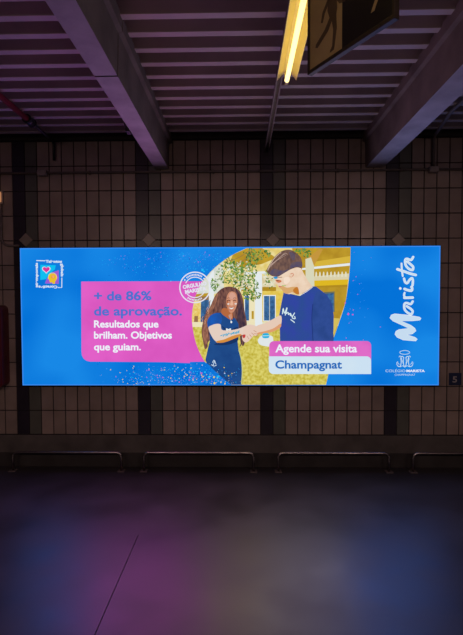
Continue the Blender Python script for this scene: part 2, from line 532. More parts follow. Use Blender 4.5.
YF0, YF1 = 0.66, 3.13
t = thing('fluorescent_lamp', 'lit fluorescent tube lamp with yellow reflector under the ceiling', 'lamp', (lx, 2.0, EYE + 1.39))
zt = EYE + 1.466; zw = EYE + 1.424
bm = bmesh.new()
pts = [(lx - .067, zw), (lx - .028, zt), (lx + .028, zt), (lx + .060, zw)]
inn = [(lx + .058, zw + .0005), (lx + .027, zt - .002), (lx - .027, zt - .002), (lx - .065, zw + .0005)]
prism(bm, pts + inn, YF0, YF1)
link('reflector', bm, M_REFL, t)
tubes = [(YF0 + .03, 1.87), (1.92, 3.105)]
for a, b in tubes:
    bm = bmesh.new(); zz = EYE + 1.405
    tube(bm, [(lx - .006, a + .02, zz), (lx - .006, (a + b) / 2, zz), (lx - .006, b - .02, zz)], .0145, 16)
    tb = link('lamp_tube', bm, M_TUBE, t)
    for y0, y1 in ((a, a + .02), (b - .02, b)):
        bm = bmesh.new(); tube(bm, [(lx - .006, y0, zz), (lx - .006, y1, zz)], .0148, 16)
        link('tube_cap', bm, M_GALV, tb)
    for yy in (a - .006, b):
        bm = bmesh.new(); box(bm, lx - .018, lx + .006, yy - .004, yy + .010, zz - .016, zt - .001, 0, .003)
        link('lamp_holder', bm, M_REFL, t)

# ------------------------------------------------------------------ hanging sign beside the lamp
P0 = Vector((0.286, 2.044, EYE + .95)); SD = Vector((0.5075567, -0.8616184, 0)); SN = Vector((-0.8616184, -0.5075567, 0))  # along, and out of the face
SL = 0.468; SH = 0.335
MS = Matrix(((SD.x, SN.x, 0, P0.x), (SD.y, SN.y, 0, P0.y), (0, 0, 1, P0.z), (0, 0, 0, 1)))


def signobj(name, bm, m, par):
    bmesh.ops.transform(bm, matrix=MS, verts=bm.verts)
    return link(name, bm, m, par)


t = thing('hanging_sign', 'dark brown hanging sign with a walking figure, beside the lamp', 'sign', P0)
bm = bmesh.new(); box(bm, 0.012, SL - .012, -.018, -.004, .012, SH - .012); signobj('panel', bm, M_SIGN, t)
bm = bmesh.new()
box(bm, 0, SL, -.021, .002, 0, .016, 0, .002); box(bm, 0, SL, -.021, .002, SH - .016, SH, 0, .002)
box(bm, 0, .012, -.021, .002, .012, SH - .012, 0, .002); box(bm, SL - .012, SL, -.021, .002, .012, SH - .012, 0, .002)
signobj('frame', bm, M_SIGNF, t)


def flat(polys, name, m, y=-.0034, th=.0012):
    bm = bmesh.new()
    for q in polys:
        prism(bm, q, y - th, y, 'y')
    for f in bm.faces:
        f.normal_update()
    bmesh.ops.triangulate(bm, faces=[f for f in bm.faces if len(f.verts) > 4], ngon_method='EAR_CLIP')
    return signobj(name, bm, m, t)


def disc(x, z, r, n=20):
    return [(x + r * math.cos(2 * math.pi * k / n), z + r * math.sin(2 * math.pi * k / n)) for k in range(n)]


flat([disc(.150, .295, .021),
      [(.128, .27), (.17, .262), (.178, .19), (.172, .165), (.135, .168), (.120, .205)],
      [(.135, .175), (.155, .165), (.125, .125), (.060, .087), (.046, .094), (.05, .106), (.105, .14)],
      [(.142, .172), (.172, .17), (.176, .115), (.165, .055), (.16, .036), (.135, .034), (.138, .044), (.149, .055), (.155, .115)],
      [(.132, .262), (.142, .245), (.105, .205), (.092, .172), (.08, .178), (.09, .215)],
      [(.165, .262), (.176, .25), (.20, .21), (.225, .2), (.222, .188), (.19, .197), (.162, .235)]], 'walking_figure', M_SIGNB)
flat([[(.206, .016), (SL - .012, .016), (SL - .012, SH - .016), (.206, SH - .016)]], 'dark_field', M_SIGND)
flat([[(.30, .20), (.36, .20), (.36, .17), (.42, .22), (.36, .27), (.36, .24), (.30, .24)], [(.355, .075), (.372, .075), (.40, .125), (.385, .13)]],
     'arrow', M_SIGN, y=-.0022)
for s in (.20, SL - .06):
    bm = bmesh.new(); tube(bm, [(s, -.010, SH - .003), (s, -.010, ZB + .012 - P0.z)], .0045, 8)
    tube(bm, [(s, -.010, SH - .004), (s, -.010, SH + .012)], .009, 8)
    signobj('hanger_rod', bm, M_GALV, t)

# ==================================================================== the lit advertising screen
YS = 4.68                                  # front of the sheet


HM = (0.009772102328654475, -2.901032726736934e-05, -2.344801723490052, -3.621853709245837e-05, -0.009767268893820291, 2.9381525655336467, 4.128563489376718e-05, -7.770412519155358e-05)


def sheet(x, y):
    """Measurement on the (slightly keystoned) photograph of the sheet -> metres on the flat sheet."""
    d = HM[6] * x + HM[7] * y + 1
    return (HM[0] * x + HM[1] * y + HM[2]) / d, (HM[3] * x + HM[4] * y + HM[5]) / d + EYE


SX0, SX1, SZ0, SZ1 = -2.199, 1.954, EYE - .851, EYE + .523


class Art:
    def __init__(self):
        self.bm = bmesh.new(); self.mats = []

    def mi(self, m):
        if m not in self.mats:
            self.mats.append(m)
        return self.mats.index(m)

    def poly(self, pts, m, layer, smooth=False):
        if smooth:
            pts = curve(pts, True)
        vs = []
        for p in pts:
            x, z = sheet(*p)
            x = min(max(x, SX0 + .004), SX1 - .004); z = min(max(z, SZ0 + .004), SZ1 - .004)
            vs.append(self.bm.verts.new((x, YS - layer * .0003, z)))
        f = self.bm.faces.new(vs); f.material_index = self.mi(m)
        f.normal_update()
        if len(vs) > 4:
            bmesh.ops.triangulate(self.bm, faces=[f], ngon_method='EAR_CLIP')

    def stroke(self, pts, wd, m, layer, smooth=True, cap=True, closed=False, wd2=None):
        if smooth:
            pts = curve(pts, closed)
        if closed:
            pts = list(pts) + [pts[0]]
        P = [Vector(p) for p in pts]; n = len(P); Lf = []; Rt = []
        for i, p in enumerate(P):
            a = P[max(i - 1, 0)]; b = P[min(i + 1, n - 1)]
            if closed and i in (0, n - 1):
                a = P[n - 2]; b = P[1]
            d = (b - a); d = d.normalized() if d.length > 1e-9 else Vector((1, 0))
            q = Vector((-d.y, d.x)); hw = (wd if wd2 is None else wd + (wd2 - wd) * i / (n - 1)) / 2
            Lf.append(p + q * hw); Rt.append(p - q * hw)
        for i in range(n - 1):
            self.poly([Lf[i], Lf[i + 1], Rt[i + 1], Rt[i]], m, layer)
        if cap and not closed:
            for p, hw in ((P[0], wd / 2), (P[-1], (wd2 or wd) / 2)):
                self.poly([(p.x + hw * math.cos(k * math.pi / 6), p.y + hw * math.sin(k * math.pi / 6)) for k in range(12)], m, layer + .15)

    def ell(self, x, y, rx, ry, m, layer, rot=0, n=20):
        c, s = math.cos(rot), math.sin(rot)
        self.poly([(x + rx * math.cos(a) * c - ry * math.sin(a) * s, y + rx * math.cos(a) * s + ry * math.sin(a) * c) for a in (2 * math.pi * k / n for k in range(n))], m, layer)

    def text(self, s, x, y, width, cap, m, layer, bold=0.0, ang=0.0, sp=1.0):
        vs, fs, wd, ch = glyphs(s, bold, sp)
        ca, sa = math.cos(ang), math.sin(ang)
        mi = self.mi(m); out = []
        for (u, v) in vs:
            a = u / wd * width; b = v / ch * cap
            px = x + a * ca + b * sa; py = y + a * sa - b * ca      # photo y runs down; ang turns clockwise
            X, Z = sheet(px, py)
            out.append(self.bm.verts.new((X, YS - layer * .0003, Z)))
        for f in fs:
            try:
                self.bm.faces.new([out[i] for i in f]).material_index = mi
            except ValueError:
                pass

    def done(self, name, parent):
        for v in self.bm.verts:
            pass
        me = bpy.data.meshes.new(name)
        for f in self.bm.faces:
            f.normal_update()
            if f.normal.y > 0:
                f.normal_flip()
        self.bm.to_mesh(me); self.bm.free()
        for m in self.mats:
            me.materials.append(m)
        o = bpy.data.objects.new(name, me); COL.objects.link(o); o.parent = parent
        off = Vector((0, 0, 0)); r = parent
        while r is not None:
            off += r.location; r = r.parent
        me.transform(Matrix.Translation(-off))
        return o


def curve(pts, closed=False, n=5):
    P = [Vector(p) for p in pts]; m = len(P); out = []
    for i in range(m if closed else m - 1):
        if closed:
            a, b, c, d = P[i - 1], P[i], P[(i + 1) % m], P[(i + 2) % m]
        else:
            a, b, c, d = P[max(i - 1, 0)], P[i], P[i + 1], P[min(i + 2, m - 1)]
        for k in range(n):
            t = k / n
            out.append(.5 * ((2 * b) + (c - a) * t + (2 * a - 5 * b + 4 * c - d) * t * t + (3 * b - a - 3 * c + d) * t ** 3))
    if not closed:
        out.append(P[-1])
    return out


_gc = {}


def glyphs(s, bold, sp):
    k = (s, bold, sp)
    if k in _gc:
        return _gc[k]

    def mesh_of(t):
        cu = bpy.data.curves.new('type', 'FONT'); cu.body = t; cu.offset = bold; cu.resolution_u = 4; cu.space_character = sp
        cu.fill_mode = 'FRONT'
        o = bpy.data.objects.new('type', cu); COL.objects.link(o)
        dg = bpy.context.evaluated_depsgraph_get()
        me = o.evaluated_get(dg).to_mesh()
        v = [(a.co.x, a.co.y) for a in me.vertices]; f = [tuple(p.vertices) for p in me.polygons]
        o.evaluated_get(dg).to_mesh_clear()
        bpy.data.objects.remove(o); bpy.data.curves.remove(cu)
        return v, f
    v, f = mesh_of(s); hv, _ = mesh_of('H')
    b0 = min(q[1] for q in hv); ch = max(q[1] for q in hv) - b0
    x0 = min(q[0] for q in v); wd = max(q[0] for q in v) - x0
    r = ([(a - x0, b - b0) for a, b in v], f, wd, ch)
    _gc[k] = r
    return r


# number on the plaque, same lettering helper
vs, fs, wd_, ch_ = glyphs('5', .02, 1)
bm = bmesh.new(); hh = .062
P5 = [(px_ - .006 + (a / wd_ - .5) * .044, pz_ - .034 + b / ch_ * hh) for a, b in vs]
for yy, flip in ((WALL - .0185, 1), (WALL - .0161, 0)):
    vv = [bm.verts.new((x, yy, z)) for x, z in P5]
    for f in fs:
        bm.faces.new([vv[i] for i in (f if flip else f[::-1])])
link('numeral', bm, M_NUM, bpy.data.objects['number_plaque'])

ad = thing('advertising_screen', 'wide lit blue and pink advertising screen on the tiled wall', 'screen', ((SX0 + SX1) / 2, WALL - .006, SZ0))
bm = bmesh.new(); box(bm, SX0 - .006, SX1 + .006, YS + .004, WALL - .010, SZ0 - .006, SZ1 + .006, 0, .004); link('housing', bm, M_BLACK, ad)
I_EDGE = ink(58, 138, 240)
bm = bmesh.new()
e = .010
box(bm, SX0, SX1, YS - .001, YS + .0045, SZ0, SZ0 + e); box(bm, SX0, SX1, YS - .001, YS + .0045, SZ1 - e, SZ1)
box(bm, SX0, SX0 + e, YS - .001, YS + .0045, SZ0 + e, SZ1 - e); box(bm, SX1 - e, SX1, YS - .001, YS + .0045, SZ0 + e, SZ1 - e)
link('edge_strip', bm, I_EDGE, ad)

# sheet
m = ink(4, 114, 216, 24, 136, 230, scale=1.6, sample=True, detail=1.0)
bm = bmesh.new()
q = [bm.verts.new(v) for v in ((SX0 + e, YS, SZ0 + e), (SX1 - e, YS, SZ0 + e), (SX1 - e, YS, SZ1 - e), (SX0 + e, YS, SZ1 - e))]
f = bm.faces.new(q)
face = link('display_face', bm, m, ad)
for p in face.data.polygons:
    if p.normal.y > 0:
        face.data.flip_normals()

WHITE = ink(236, 240, 250); PALE = ink(205, 226, 244)
PINK = ink(226, 96, 200, 216, 86, 190, scale=3, sample=True)
BLUET = ink(82, 112, 206)

# confetti specks
A = Art()
SPK = [ink(60, 150, 240), ink(30, 190, 250), ink(210, 90, 200), ink(240, 210, 70), ink(190, 210, 240), ink(70, 90, 210), ink(240, 130, 120)]


def speck(x, y, r, m, lay=1):
    a = random.uniform(0, 3.14); k = random.uniform(.35, 1)
    c, s = math.cos(a), math.sin(a)
    A.poly([(x + u * r * c - v * r * k * s, y + u * r * s + v * r * k * c) for u, v in ((-1, -.6), (.3, -1), (1, .4), (-.2, 1))], m, lay)


DK = ink(0, 72, 176)
for _ in range(560):
    x = random.triangular(84, 250, 200); y = random.triangular(249, 281, 256)
    if x > 246 - (y - 248) * 1.0:
        continue
    speck(x, y, random.choice((.2, .3, .3, .45, .6)), random.choice((SPK[0], SPK[0], SPK[0], SPK[0], DK, SPK[5], SPK[1], SPK[1], SPK[1], SPK[2])))
for _ in range(640):
    x = random.triangular(84, 246, 205); y = random.triangular(362, 385, 382)
    if y < 363 or (x < 130 and random.random() < .5):
        continue
    speck(x, y, random.choice((.25, .3, .4, .5, .75)), random.choice([SPK[0], SPK[1], SPK[2], SPK[3], SPK[4], SPK[1], SPK[3], SPK[3], DK, DK, SPK[0], SPK[0], SPK[0], SPK[1], SPK[5]]), 30)
for x, y, r, m in ((202.5, 270, 1.5, SPK[1]), (204, 271.5, 1.3, SPK[1]), (171, 281, 1.0, SPK[1]), (195, 262, .7, SPK[1]), (345, 303, 1.0, SPK[2]), (348, 314, 1.3, SPK[2]), (352.5, 314.5, .9, SPK[2]), (346, 338, .7, SPK[2]),
                   (353, 310, .6, SPK[2]), (205, 372, 1.2, SPK[1]), (209, 377, 1.6, SPK[1]), (214, 377, 1.1, SPK[3]), (214.5, 383, 1.2, SPK[3]), (221, 382, 1.0, SPK[3]), (201.5, 373, 1.0, SPK[2]), (218, 376.5, 1.6, SPK[1]), (225, 383.5, 1.0, SPK[3])):
    speck(x, y, r, m, 31)
for _ in range(60):
    speck(random.triangular(342, 385, 348), random.uniform(252, 384), random.choice((.25, .35, .5)), random.choice((SPK[2], SPK[0], SPK[5], SPK[0])))
A.done('confetti_print', face)

# pink headline panel
A = Art()
A.poly([(81.2, 281.6)] + [(209, 281.2), (209, 364.0), (209, 362.4)] + [(90, 361.6), (86.5, 360.7), (83.6, 358.6), (82.0, 355.6), (81.5, 352)], PINK, 2)
A.text('+ de 86%', 94, 300.6, 57.5, 9.3, BLUET, 4, .03, -.004)
A.text('de aprovação.', 94, 315.7, 88, 9.4, BLUET, 4, .026, -.002)
A.text('Resultados que', 94, 327.6, 64.5, 7.3, WHITE, 4, .028)
A.text('brilham. Objetivos', 94, 338.7, 78, 7.3, WHITE, 4, .028)
A.text('que guiam.', 94, 350.4, 47, 7.3, WHITE, 4, .028)
pk = A.done('headline_panel', face)

# ---------------------------------------------------------------- the photograph printed inside the round opening
A = Art()
L = 6
blob = curve([(246.5, 248.2), (233, 254.6), (221, 262.6), (209.5, 273), (200, 286), (194.4, 300), (191.9, 318), (194.3, 337), (199, 351), (205, 362), (212, 370.5), (221, 378.5), (231, 384.8)])
blob += [(296, 384.8), (326, 384.8), (331, 362), (333.5, 338)] + curve([(334, 337), (338.5, 324), (345, 304), (348.2, 284), (350, 264), (350.6, 247.4)])
GRASS = ink(190, 174, 56, 222, 212, 112, scale=38, sample=True)
A.poly(blob, GRASS, L)
YEL = ink(194, 158, 46, 176, 138, 38, scale=9, sample=True); YEL2 = ink(224, 200, 112, 236, 222, 160, scale=16); CRE = ink(236, 226, 186); WHT = ink(228, 234, 236)
OCH = ink(176, 138, 34); GREY = ink(206, 208, 196); WIN = ink(46, 84, 128, 66, 116, 168, scale=30); BRN = ink(150, 112, 74); DYEL = ink(150, 116, 40)


def clipx(y):
    """left edge of the opening at height y"""
    for p, q in zip(blob, blob[1:]):
        if (p[1] - y) * (q[1] - y) <= 0 and p[0] < 250 and q[0] < 250 and p[1] != q[1]:
            return p[0] + (q[0] - p[0]) * (y - p[1]) / (q[1] - p[1])
    return 248


def cp(pts):
    return [(max(x, clipx(y) + .1), y) for x, y in pts]


# far building across the whole opening
A.poly([(clipx(y), y) for y in (326, 318, 310, 300, 290, 280, 272, 264, 256, 249)] + [(247, 248.2), (350.5, 247.6), (350, 264), (348.2, 284), (345, 304), (339, 322), (338, 326), (280, 325)], YEL2, L + .5)
# left part: white gable, wall, window
A.poly(cp([(208, 274), (214, 268), (223, 262), (224, 290), (210, 296), (196, 295), (199, 287)]), ink(206, 214, 206, 226, 226, 210, scale=30), L + 1)
A.poly(cp([(196, 294.2), (214, 292.4), (214, 295.6), (195, 297.2)]), YEL, L + 1.2)
A.poly(cp([(194, 297.2), (213, 295.6), (212, 299.6), (193.5, 301)]), BRN, L + 1.3)
A.poly([(201, 300.4), (210, 299.6), (209, 322), (200.6, 322)], WIN, L + 1.4)
A.poly(cp([(193, 301), (201, 300.4), (200.6, 322), (191.9, 322)]), ink(226, 190, 84, 240, 220, 150, scale=40), L + 1.4)
A.poly(cp([(192.1, 322), (212, 322), (212, 327), (192.6, 327)]), CRE, L + 1.5)
A.poly(cp([(194.5, 316), (198, 316), (198, 322), (194, 322)]), BRN, L + 1.6)
A.poly([(208.6, 277), (212, 272), (214, 270), (214, 300), (209, 308)], WHT, L + 1.7)
# middle: soffit, beam, columns, windows behind the pair
A.poly([(233, 254.6), (247, 248.3), (262, 248), (276, 258), (262, 264), (242, 268), (228, 266)], YEL, L + 1)
A.poly([(244, 272.4), (275, 270.5), (275, 272.8), (244, 275)], WHT, L + 1.8)
A.poly([(240, 276), (276, 276), (276, 287), (240, 287)], ink(212, 196, 148, 232, 226, 200, scale=30), L + 1.5)
A.poly([(240, 287), (276, 287), (276, 291), (240, 291)], OCH, L + 1.6)
A.poly([(243, 291), (284, 291), (284, 326), (243, 326)], ink(232, 208, 104, 222, 190, 70, scale=25), L + 1.5)
for x0, x1 in ((245, 249), (264, 275)):
    A.poly([(x0 - .8, 295), (x1 + .8, 295), (x1 + .8, 321.4), (x0 - .8, 321.4)], WHT, L + 1.8)
    A.poly([(x0, 296), (x1, 296), (x1, 320.5), (x0, 320.5)], WIN, L + 2)
A.poly([(269.2, 296), (269.8, 296), (269.8, 320.5), (269.2, 320.5)], GREY, L + 2.2)
A.poly([(249, 276), (255, 276), (255, 326), (249, 326)], CRE, L + 2.2)
A.poly([(255, 274), (262, 274), (262.4, 328), (255, 328)], WHT, L + 2.4)
A.poly([(251.6, 311), (253.8, 311), (253.8, 319), (251.6, 319)], YEL, L + 2.6)
A.poly([(240, 322), (285, 322), (285, 326.5), (240, 326.5)], ink(226, 224, 190), L + 1.9)
# right: soffit, white beam, balustrade, wall
A.poly([(292, 248), (350.5, 247.7), (350, 264), (345.5, 302), (340, 318), (334.5, 334), (320, 325), (300, 290)], YEL, L + 1)
A.poly([(313, 262), (350.4, 256), (350.2, 262.5), (313, 267)], ink(214, 180, 62), L + 1.2)
A.poly([(302, 268.2), (312, 267), (350, 263), (349.9, 265.6), (312, 269.2), (302, 270)], WHT, L + 2)
A.poly([(314, 276.5), (349, 273.5), (348.2, 279.4), (314, 280.6)], ink(218, 208, 172), L + 1.8)
for k in range(9):
    x = 315 + k * 3.7; y = 271.6 - .02 * k
    A.poly([(x, 276.8), (x + .6, y + .6), (x + 1.4, y), (x + 2.0, y + 1.6), (x + 2.1, 276.8)], ink(226, 222, 196), L + 1.9)
A.poly([(314, 280.6), (348.2, 279.4), (347.6, 284.6), (314, 286)], ink(222, 184, 36), L + 1.9)
A.poly([(314, 286), (347.6, 284.6), (347.3, 287), (314, 287.6)], OCH, L + 2)
A.poly([(324, 292), (334.6, 291.4), (334.6, 312), (324, 312)], ink(112, 112, 84), L + 2)
A.poly([(325.4, 293.6), (333.6, 293), (333.6, 312), (325.4, 312)], WIN, L + 2.2)
A.poly([(333, 318), (339.5, 318.5), (334.6, 333), (333, 335)], ink(214, 190, 92), L + 2)
A.poly([(305.4, 259), (311, 257.4), (314, 266), (314.4, 292), (308, 288), (305.6, 281)], ink(216, 214, 186), L + 2.2)
A.poly([(309, 257), (319, 249), (323, 249), (316, 262), (313, 268), (309, 262)], ink(196, 150, 62), L + 2.1)
ph = A.done('photo_print', face)

# foliage in that photograph
A = Art(); L = 9
LEAF = [ink(200, 212, 190), ink(84, 122, 44), ink(108, 146, 56), ink(62, 100, 50), ink(138, 166, 74), ink(204, 214, 190), ink(226, 228, 214), ink(178, 160, 74), ink(86, 140, 84)]


def leaves(n, cx, cy, rx, ry, pal, r0=.8, r1=1.8, lay=9):
    for _ in range(n):
        a = random.uniform(0, 6.283); q = math.sqrt(random.random())
        x = cx + rx * q * math.cos(a); y = cy + ry * q * math.sin(a)
        if y < 249.0 or x < clipx(y) + 1.2:
            continue
        r = random.uniform(r0, r1); t = random.uniform(0, 3.14); c, s = math.cos(t), math.sin(t)
        A.poly([(x + u * r * c - v * r * s, y + u * r * s + v * r * c) for u, v in ((-1, 0), (-.2, .5), (1, .05), (-.1, -.5))], random.choice(pal), lay + random.random())


G = LEAF[1:5] + [LEAF[8]]
leaves(190, 243, 271, 14, 10, LEAF + G)
leaves(190, 231, 274, 15, 10, LEAF + G)
leaves(170, 246, 285, 13, 8, LEAF + G)
leaves(70, 228, 262, 9, 6, G + [LEAF[7]])
leaves(60, 214.5, 284, 4, 7, G + LEAF[5:7])
leaves(90, 252, 295, 9, 6, G + [LEAF[7]])
leaves(90, 257, 254, 14, 6, G + [LEAF[7], LEAF[3]])
leaves(60, 252, 260, 6, 9, G)
leaves(70, 302, 253, 9, 5, G)
leaves(40, 269, 279, 5, 10, LEAF)
for p in (((224, 262), (238, 258), (250, 250)), ((240, 285), (248, 268), (256, 252)), ((236, 264), (247, 258), (252, 249.5))):
    A.stroke(p, .5, BRN, 9.6, cap=False)
A.done('foliage_print', ph)

# woman in the printed photograph
A = Art(); L = 11
HAIR = ink(78, 50, 54, 138, 94, 80, scale=45, stretch=(1, 1, .35)); HAIRL = ink(170, 116, 92, 120, 78, 66, scale=60, stretch=(1, 1, .35)); HAIRD = ink(56, 44, 62, 92, 66, 72, scale=45, stretch=(1, 1, .35))
SKIN = ink(206, 142, 112); SKINL = ink(226, 214, 208); SKIND = ink(180, 104, 62); ORA = ink(214, 142, 62)
NAVY = ink(28, 68, 130, 34, 78, 140, scale=9); NAVYB = ink(28, 92, 186, 32, 80, 158, scale=14); NAVYD = ink(24, 52, 100)
CYAN = ink(30, 168, 208); PWH = ink(232, 238, 236)
A.poly([(228.5, 286.6), (222, 288.5), (217, 293), (213.5, 299), (210.5, 306), (206, 314), (203, 322), (201.6, 332), (203, 341), (205, 349), (207.5, 347), (209, 341), (222, 334), (238, 334), (240.5, 342), (243, 346), (245.6, 340), (246.8, 330), (246.6, 321), (244.4, 310), (243.2, 300), (240.5, 292.5), (235.5, 288)], HAIR, L, True)
A.poly([(218, 293), (213.5, 300), (209, 310), (204.5, 319), (202.4, 330), (204, 341), (206.5, 344), (208, 334), (207.5, 322), (212, 312), (216, 303)], HAIRL, L + .5, True)
for k in range(26):
    x = random.uniform(203, 218); y = random.uniform(300, 338)
    if x < 219 - (y - 292) * .42 - 1 and x > 216 - (y - 292) * .42 - 4:
        A.stroke([(x, y), (x - 1.2, y + 2.2), (x - .6, y + 4.4), (x - 1.6, y + 6)], .5, random.choice((ink(216, 160, 130), ink(120, 74, 60))), L + .8, cap=False)
A.poly([(236, 289.5), (240, 295), (242, 304), (244, 314), (246, 324), (245, 334), (240, 334), (236.5, 322), (238, 310), (238.2, 300)], HAIRD, L + .6, True)
# dress
A.poly([(221, 312.5), (214, 313.6), (209.2, 317), (207, 322.5), (208.4, 328), (209.6, 334), (209.8, 341), (207.6, 350), (205.4, 360), (208, 366), (215, 373), (224, 380), (231, 384.6), (241.6, 384.6), (242.6, 372), (241.6, 360), (238.6, 350), (237.6, 342), (238.4, 334), (238.6, 324), (235, 318), (230.6, 318.6), (226, 317)], NAVY, L + 1, False)
A.poly([(219, 313), (213, 314), (208.8, 317.6), (207.2, 322.6), (208.6, 328.4), (212, 325.4), (217, 323.4), (220.5, 324), (222, 318)], NAVYB, L + 1.2, True)
A.poly([(221.6, 326), (229, 330), (237.6, 327), (238, 334), (237.4, 341), (226, 345), (214, 344.5), (221, 342), (230, 338)], NAVYD, L + 1.1, True)
A.stroke([(238.8, 350), (241.4, 360), (242.2, 372), (241.4, 384)], .8, ink(200, 206, 130), L + 1.3, cap=False)
# neck, face
A.poly([(223.4, 308), (231.6, 311), (232.8, 318.2), (230.4, 319.6), (226, 317), (221.4, 313)], SKIND, L + 1.6, True)
A.poly([(228.4, 315), (231.6, 313), (232.4, 318), (230.6, 319)], SKIN, L + 1.7)
A.poly([(231.6, 291.4), (228.2, 293.6), (226.6, 298), (226.4, 304), (227.6, 309), (230.2, 312.6), (232.8, 312.4), (235.6, 308.6), (237.2, 303), (237.2, 297.6), (235.6, 293)], SKIN, L + 2, True)
A.poly([(231.4, 292.4), (229.2, 295), (229, 298.6), (233, 299.4), (235.4, 298), (234.8, 294)], ink(214, 160, 140), L + 2.2, True)
A.poly([(226.8, 300), (228.2, 300.6), (227.8, 307.6), (229.6, 311.6), (228.2, 310), (226.6, 305)], SKIND, L + 2.2)
for x in (228.6, 234.6):
    A.stroke([(x - 1.2, 300.8), (x, 300.2), (x + 1.3, 300.9)], .7, ink(80, 40, 44), L + 2.6)
    A.stroke([(x - 1.3, 298.4), (x + .2, 297.8), (x + 1.4, 298.4)], .45, ink(112, 60, 48), L + 2.6)
A.poly([(227.3, 303.4), (229, 303.2), (229.4, 304.2), (227.8, 304.9)], SKINL, L + 2.5, True); A.poly([(234.6, 303.3), (236.6, 303), (236.5, 304.4), (235, 304.6)], SKINL, L + 2.5, True)
A.poly([(231.2, 300.6), (232.4, 300.6), (233.2, 304.6), (231.6, 305.4), (230.2, 304.6)], ink(228, 178, 150), L + 2.5, True)
A.poly([(229.2, 307.4), (231.4, 308), (233.8, 307.2), (232.2, 309), (230.4, 308.9)], PWH, L + 2.5, True)
A.stroke([(228.6, 306.9), (231.4, 307.5), (234.6, 306.8)], .4, ink(150, 66, 60), L + 2.7); A.stroke([(229.6, 309.9), (231.4, 310.3), (233, 309.8)], .45, ink(176, 84, 70), L + 2.7)
A.stroke([(229, 315.6), (231.2, 321.6)], .5, ink(150, 170, 190), L + 2.3); A.ell(231.3, 322, .9, 1.2, PWH, L + 2.6)
A.text('M', 226, 331, 5, 2.6, PWH, L + 2.6, .05)
# arm
A.poly([(208.4, 328), (211.8, 325.2), (216.8, 323.8), (220.6, 324.6), (221.8, 329.6), (228, 330.4), (238, 328.8), (246.5, 325.4), (250, 324.4), (256, 326), (257, 330), (252, 334), (247, 335), (239, 335.4), (231, 339), (222, 342.2), (216, 341.4), (211.6, 336)], ink(228, 206, 192), L + 3, True)
A.poly([(217, 341), (224, 339.4), (232, 336), (240, 334), (241, 335.4), (233, 339.2), (224, 342.4), (217, 342.6)], ORA, L + 3.2, True)
for k in range(15):
    x = 220.6 + k * 1.3; y = 336.2 - k * .28
    A.stroke([(x, y + random.uniform(-.6, 1)), (x + random.uniform(.2, 1), y - random.uniform(.6, 1.8))], .8, CYAN, L + 3.4)
A.poly([(244, 328), (249, 325), (255, 326.6), (257.4, 330.4), (254, 335), (248, 341.6), (244.4, 342), (242.2, 338.6), (243, 333)], ink(230, 202, 186), L + 3.3, True)
A.poly([(242.6, 335), (245.4, 334.6), (245, 337.4), (243.2, 338)], ink(196, 60, 60), L + 3.6, True)
for p in (((247, 336), (249, 339)), ((249.4, 334.6), (251.6, 337)), ((251.6, 332.8), (254, 335))):
    A.stroke(p, .45, ink(190, 130, 104), L + 3.6)
A.stroke([(240.6, 336), (241.4, 342), (240.4, 346)], .9, HAIRD, L + 3.1); A.stroke([(243.2, 341), (243.4, 345)], .8, HAIRD, L + 3.1)
# badge on the skirt
for p in (((211.6, 364.6), (214, 366), (216.4, 365)), ((212.6, 362.4), (214.2, 360.2), (215.8, 363.8)), ((213.2, 365.2), (214.4, 361.6))):
    A.stroke(p, .7, PALE, L + 3)
A.done('woman_print', ph)

# man in the printed photograph
A = Art(); L = 16
HB = ink(124, 94, 82, 94, 72, 70, scale=50, stretch=(1, 1, .5)); HB2 = ink(84, 76, 104, 104, 86, 92, scale=25); SK = ink(238, 214, 190, 230, 200, 172, scale=14); SK2 = ink(216, 168, 110); SK3 = ink(206, 120, 84)
SH1 = ink(50, 70, 160, 46, 76, 148, scale=8); SH2 = ink(42, 70, 136, 50, 78, 150, scale=10)
A.poly([(283.6, 292.4), (281.4, 303), (279.2, 315), (279.8, 326), (280, 342.5), (332.4, 342.5), (333.4, 330), (333.6, 316), (332, 304), (327, 295), (316, 286.6), (311, 286.4), (300, 296)], SH1, L, False)
A.poly([(318, 291), (326, 295.6), (331.4, 304), (333.2, 316), (333, 330), (332, 342.4), (313, 342.4), (312.4, 326), (311.6, 312), (313.6, 300)], SH2, L + .4, True)
A.stroke([(312.8, 304), (311.8, 318), (313, 342)], .8, ink(34, 54, 122), L + .6, cap=False)
# arm reaching to the left
A.poly([(254, 328.4), (258, 325.2), (264, 323.4), (272, 319.6), (281, 315.6), (280.4, 327), (274, 330.6), (266, 332.4), (260, 333), (255.4, 336), (253.4, 333)], ink(230, 202, 182), L + .8, True)
A.poly([(258, 332.6), (266, 330.8), (274, 328), (280.4, 323.6), (280.4, 327.4), (273, 331.6), (266, 333), (258, 334.4)], ink(222, 158, 112), L + 1, True)
for p in (((253.8, 330.4), (256.4, 332)), ((254.4, 333.6), (258, 334.2)), ((256, 335.6), (259, 336))):
    A.stroke(p, .5, ink(192, 132, 108), L + 1.2)
